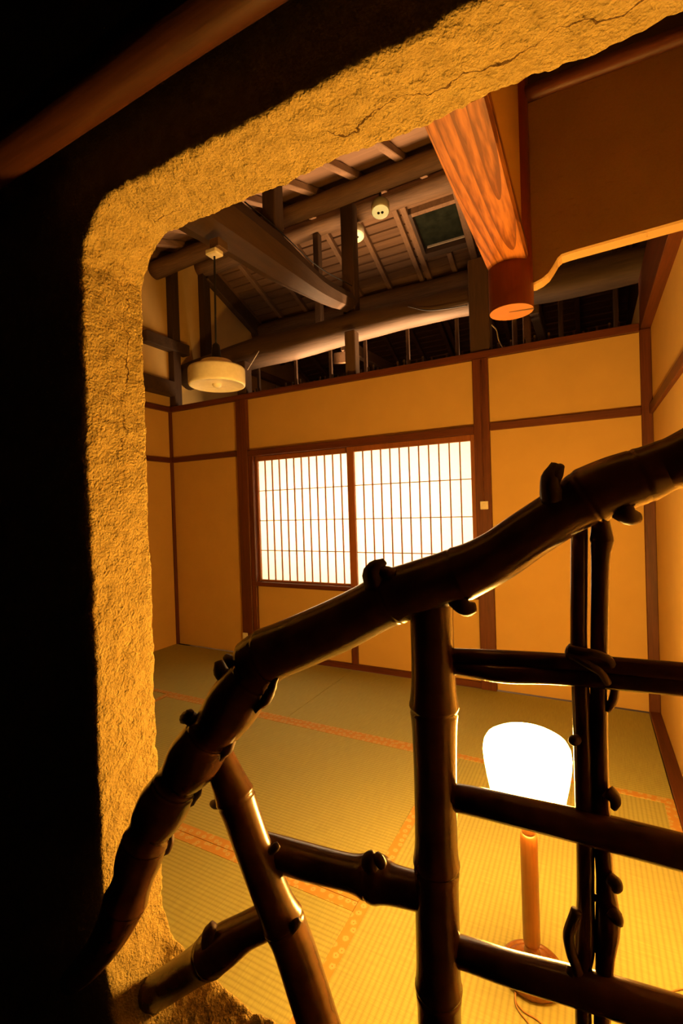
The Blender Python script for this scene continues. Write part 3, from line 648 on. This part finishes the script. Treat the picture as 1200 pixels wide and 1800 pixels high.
# ------------------------------------------------------------------ bamboo railing in the opening
def railing():
    root = empty('bamboo_railing', (-.20, .63, .20), 'dark polished bamboo stair railing with gnarled handrail in the plaster opening', 'railing')
    def stub(px, py, Y, tipx, tipy, r0, r1, par, bend=(0, 0), nm='branch_stub', n=8):
        a = PY(px, py, Y); c = PY(tipx, tipy, Y); mdl = PY((px+tipx)/2+bend[0], (py+tipy)/2+bend[1], Y-.004)
        k = dep(px, Y)/FPX
        return tube(nm, [a, mdl, c], [r0*k, (r0*.75+r1*.25)*k, r1*k], M_STUB, par, n=n, seg=10, rough=.25, rs=60, seed=px)
    # main handrail: upper culm
    up = [(1640,560,48,.612),(1420,690,46,.613),(1290,757,46,.615),(1200,807,46,.617),(1165,820,45,.62),(1130,835,47,.62),(1080,852,50,.62),(1035,872,49,.62),(1000,893,44,.62),(930,938,43,.62),(870,979,44,.62),(810,1008,46,.62),(740,1031,46,.62),(690,1049,47,.62),(650,1070,45,.615),(600,1096,46,.61),(530,1127,46,.60),(470,1152,46,.59),(440,1168,43,.585)]
    upp = [PY(a, c, y) for a, c, w_, y in up]
    cum = [0]
    for i in range(len(upp)-1): cum.append(cum[-1] + (upp[i+1]-upp[i]).length)
    hr = tube('handrail', upp, [w_*1.02*dep(a, y)/FPX for a, c, w_, y in up], M_BAMBOO, root, n=110, seg=28, nodes=[cum[i]/cum[-1] for i in (5, 7, 11, 13, 17)], bump=.03, rough=.02, rs=8, nw=.009)
    # gnarled root end, a chain of swollen joints
    lo = [(485,1143,40,.590),(470,1152,44,.588),(447,1185,38,.584),(430,1208,45,.581),(408,1240,49,.577),(388,1267,44,.573),(371,1287,38,.570),(360,1305,44,.567),(342,1332,48,.563),(326,1354,43,.559),(314,1370,37,.556),(304,1388,42,.553),(288,1415,46,.547),(272,1441,42,.542),(262,1460,36,.538),(254,1480,39,.535),(244,1508,41,.530),(234,1545,35,.524),(218,1590,37,.517),(195,1640,32,.510),(160,1690,26,.500),(125,1725,20,.490)]
    hl = tube('handrail_root', [PY(a, c, y) for a, c, w_, y in lo], [w_*dep(a, y)/FPX for a, c, w_, y in lo], M_BAMBOO, root, n=90, seg=24, nodes=(.085, .265, .415, .575, .72), bump=.05, rough=.05, rs=14, nw=.008)
    # stubs of cut branches
    stub(972, 880, .60, 975, 815, 20, 7, hr, (-8, 0)); stub(968, 850, .60, 987, 818, 12, 6, hr)
    stub(1085, 890, .61, 1124, 910, 18, 8, hr, (0, 8)); stub(800, 1052, .61, 836, 1068, 16, 9, hr, (0, 8))
    stub(662, 1030, .60, 676, 986, 22, 6, hr, (-12, -4)); stub(690, 1012, .60, 664, 1000, 12, 8, hr)
    stub(415, 1195, .575, 384, 1163, 15, 9, hl, (-8, 6)); stub(412, 1170, .575, 398, 1155, 11, 8, hl); stub(350, 1278, .56, 324, 1262, 14, 10, hl, (-4, -8))
    stub(330, 1258, .555, 336, 1250, 8, 6, hl)
    # torn rough edge (root scars) below the joints
    for (a, c, d, e, r_) in ((486,1190,448,1250,13), (414,1285,378,1340,12), (356,1368,318,1425,13), (302,1460,284,1505,10)):
        tube('root_scar', [PY(a, c, .572), PY((a+d)/2+5, (c+e)/2+3, .570), PY(d, e, .565)], [r_*.25/1000, r_*.6/1000, r_*.3/1000], M_STUB, hl, n=14, seg=10, rough=.5, rs=90, seed=a)
    def culm(nm, pts, nodes, mat=M_BAMBOO, n=40, seg=24, bump=.07, nw=.011, rough=.015, par=root):
        return tube(nm, [PY(a, c, y) for a, c, w_, y in pts], [w_/2*dep(a, y)/FPX for a, c, w_, y in pts], mat, par, n=n, seg=seg, nodes=nodes, bump=bump, nw=nw, rough=rough, rs=10)
    # main post
    Yp = .63
    po = culm('post', [(757,1040,76,Yp),(760,1150,75,Yp),(762,1240,79,Yp),(765,1400,74,Yp),(768,1600,77,Yp),(772,1800,77,Yp),(775,1960,77,Yp),(780,2200,77,Yp)], (.172, .408, .595, .80), n=70, seg=30, bump=.07)
    # slanting post with its joints
    sp_ = culm('slanting_post', [(378,1318,52,.60),(415,1405,63,.605),(445,1490,64,.61),(480,1580,66,.62),(515,1660,72,.63),(560,1800,74,.63),(600,1925,76,.63),(668,2125,78,.63)], (.117, .418, .78), n=60, bump=.075)
    stub(396, 1412, .60, 374, 1413, 11, 7, sp_); stub(512, 1632, .615, 527, 1616, 9, 5, sp_)
    stub(478, 1495, .60, 490, 1484, 8, 5, sp_)
    # braces
    b1 = culm('brace', [(436,1482,50,.648),(480,1497,55,.645),(540,1515,58,.638),(620,1535,58,.63),(662,1545,76,.63),(690,1555,62,.63),(750,1570,60,.63)], (.72,), bump=.04)
    stub(650, 1520, .61, 657, 1498, 16, 6, b1, (-3, 0)); stub(670, 1518, .61, 662, 1502, 10, 6, b1)
    b2 = culm('brace', [(492,1610,52,.662),(462,1622,57,.655),(430,1638,58,.645),(385,1668,70,.63),(340,1700,60,.63),(262,1752,56,.63)], (.42,), bump=.05)
    stub(368, 1660, .615, 375, 1626, 13, 8, b2, (-5, 0))
    # cross bars (first is a pair of thin canes)
    Yh = .625
    culm('crossbar', [(785,1151,22,.652),(812,1153,26,.640),(1000,1164,30,Yh),(1300,1190,36,Yh),(1660,1221,46,Yh)], (), rough=.03)
    c2 = culm('crossbar', [(785,1173,22,.652),(812,1175,26,.640),(885,1184,33,Yh),(1000,1189,32,Yh),(1300,1216,36,Yh),(1660,1252,44,Yh)], (), rough=.05)
    culm('crossbar', [(785,1402,43,.652),(812,1404,47,.640),(900,1424,50,Yh),(1060,1462,58,Yh),(1300,1523,66,Yh),(1660,1608,84,Yh)], (), rough=.03)
    culm('crossbar', [(785,1672,46,.652),(812,1674,50,.640),(900,1703,54,Yh),(1060,1748,62,Yh),(1300,1822,70,Yh),(1660,1925,88,Yh)], (), rough=.03)
    # twin thin uprights with vine
    Yc = .635
    k1 = culm('upright_cane', [(1018,920,28,Yc),(1017,1130,28,Yc),(1022,1250,30,Yc),(1027,1400,31,Yc),(1029,1580,29,Yc),(1026,1660,36,Yc),(1023,1720,28,Yc),(1026,1850,28,Yc),(1030,2390,30,Yc)], (), rough=.05)
    k2 = culm('upright_cane', [(1054,905,26,Yc),(1058,950,36,Yc),(1055,985,30,Yc),(1053,1130,29,Yc),(1053,1300,28,Yc),(1056,1440,30,Yc),(1063,1540,29,Yc),(1068,1620,40,Yc),(1062,1700,29,Yc),(1058,1850,28,Yc),(1062,2390,30,Yc)], (.03,), rough=.05)
    stub(1068, 1390, Yc-.01, 1078, 1420, 13, 6, k2, (8, 0)); stub(1072, 1545, Yc-.01, 1083, 1562, 12, 9, k2, (6, 0)); stub(1078, 1605, Yc-.01, 1089, 1622, 12, 7, k2)
    stub(1012, 1300, Yc-.01, 1006, 1302, 9, 8, k1); stub(1018, 1720, Yc-.01, 1003, 1698, 10, 6, k1, (-6, 4))
    def vine(pts, r=.0045): return tube('vine_tie', [PY(a, c, y) for a, c, y in pts], [r]*len(pts), M_VINE, root, n=50, seg=8, rough=.15, rs=40)
    vine([(1000,1140,.61),(1020,1144,.606),(1050,1150,.606),(1070,1160,.612),(1078,1180,.622),(1080,1210,.628),(1076,1232,.63),(1066,1248,.632)])
    vine([(998,1150,.612),(1015,1158,.606),(1035,1170,.603),(1055,1182,.604),(1068,1200,.612)])
    vine([(1005,1137,.64),(1000,1146,.622),(1004,1156,.612)], .005)
    vine([(1013,1600,.62),(1002,1630,.618),(999,1650,.618),(1005,1680,.618),(1014,1705,.622),(1022,1740,.625)], .006)
    vine([(1040,1578,.63),(1052,1578,.63)], .004)
    vine([(1038,1666,.63),(1052,1672,.63)], .003)
railing()
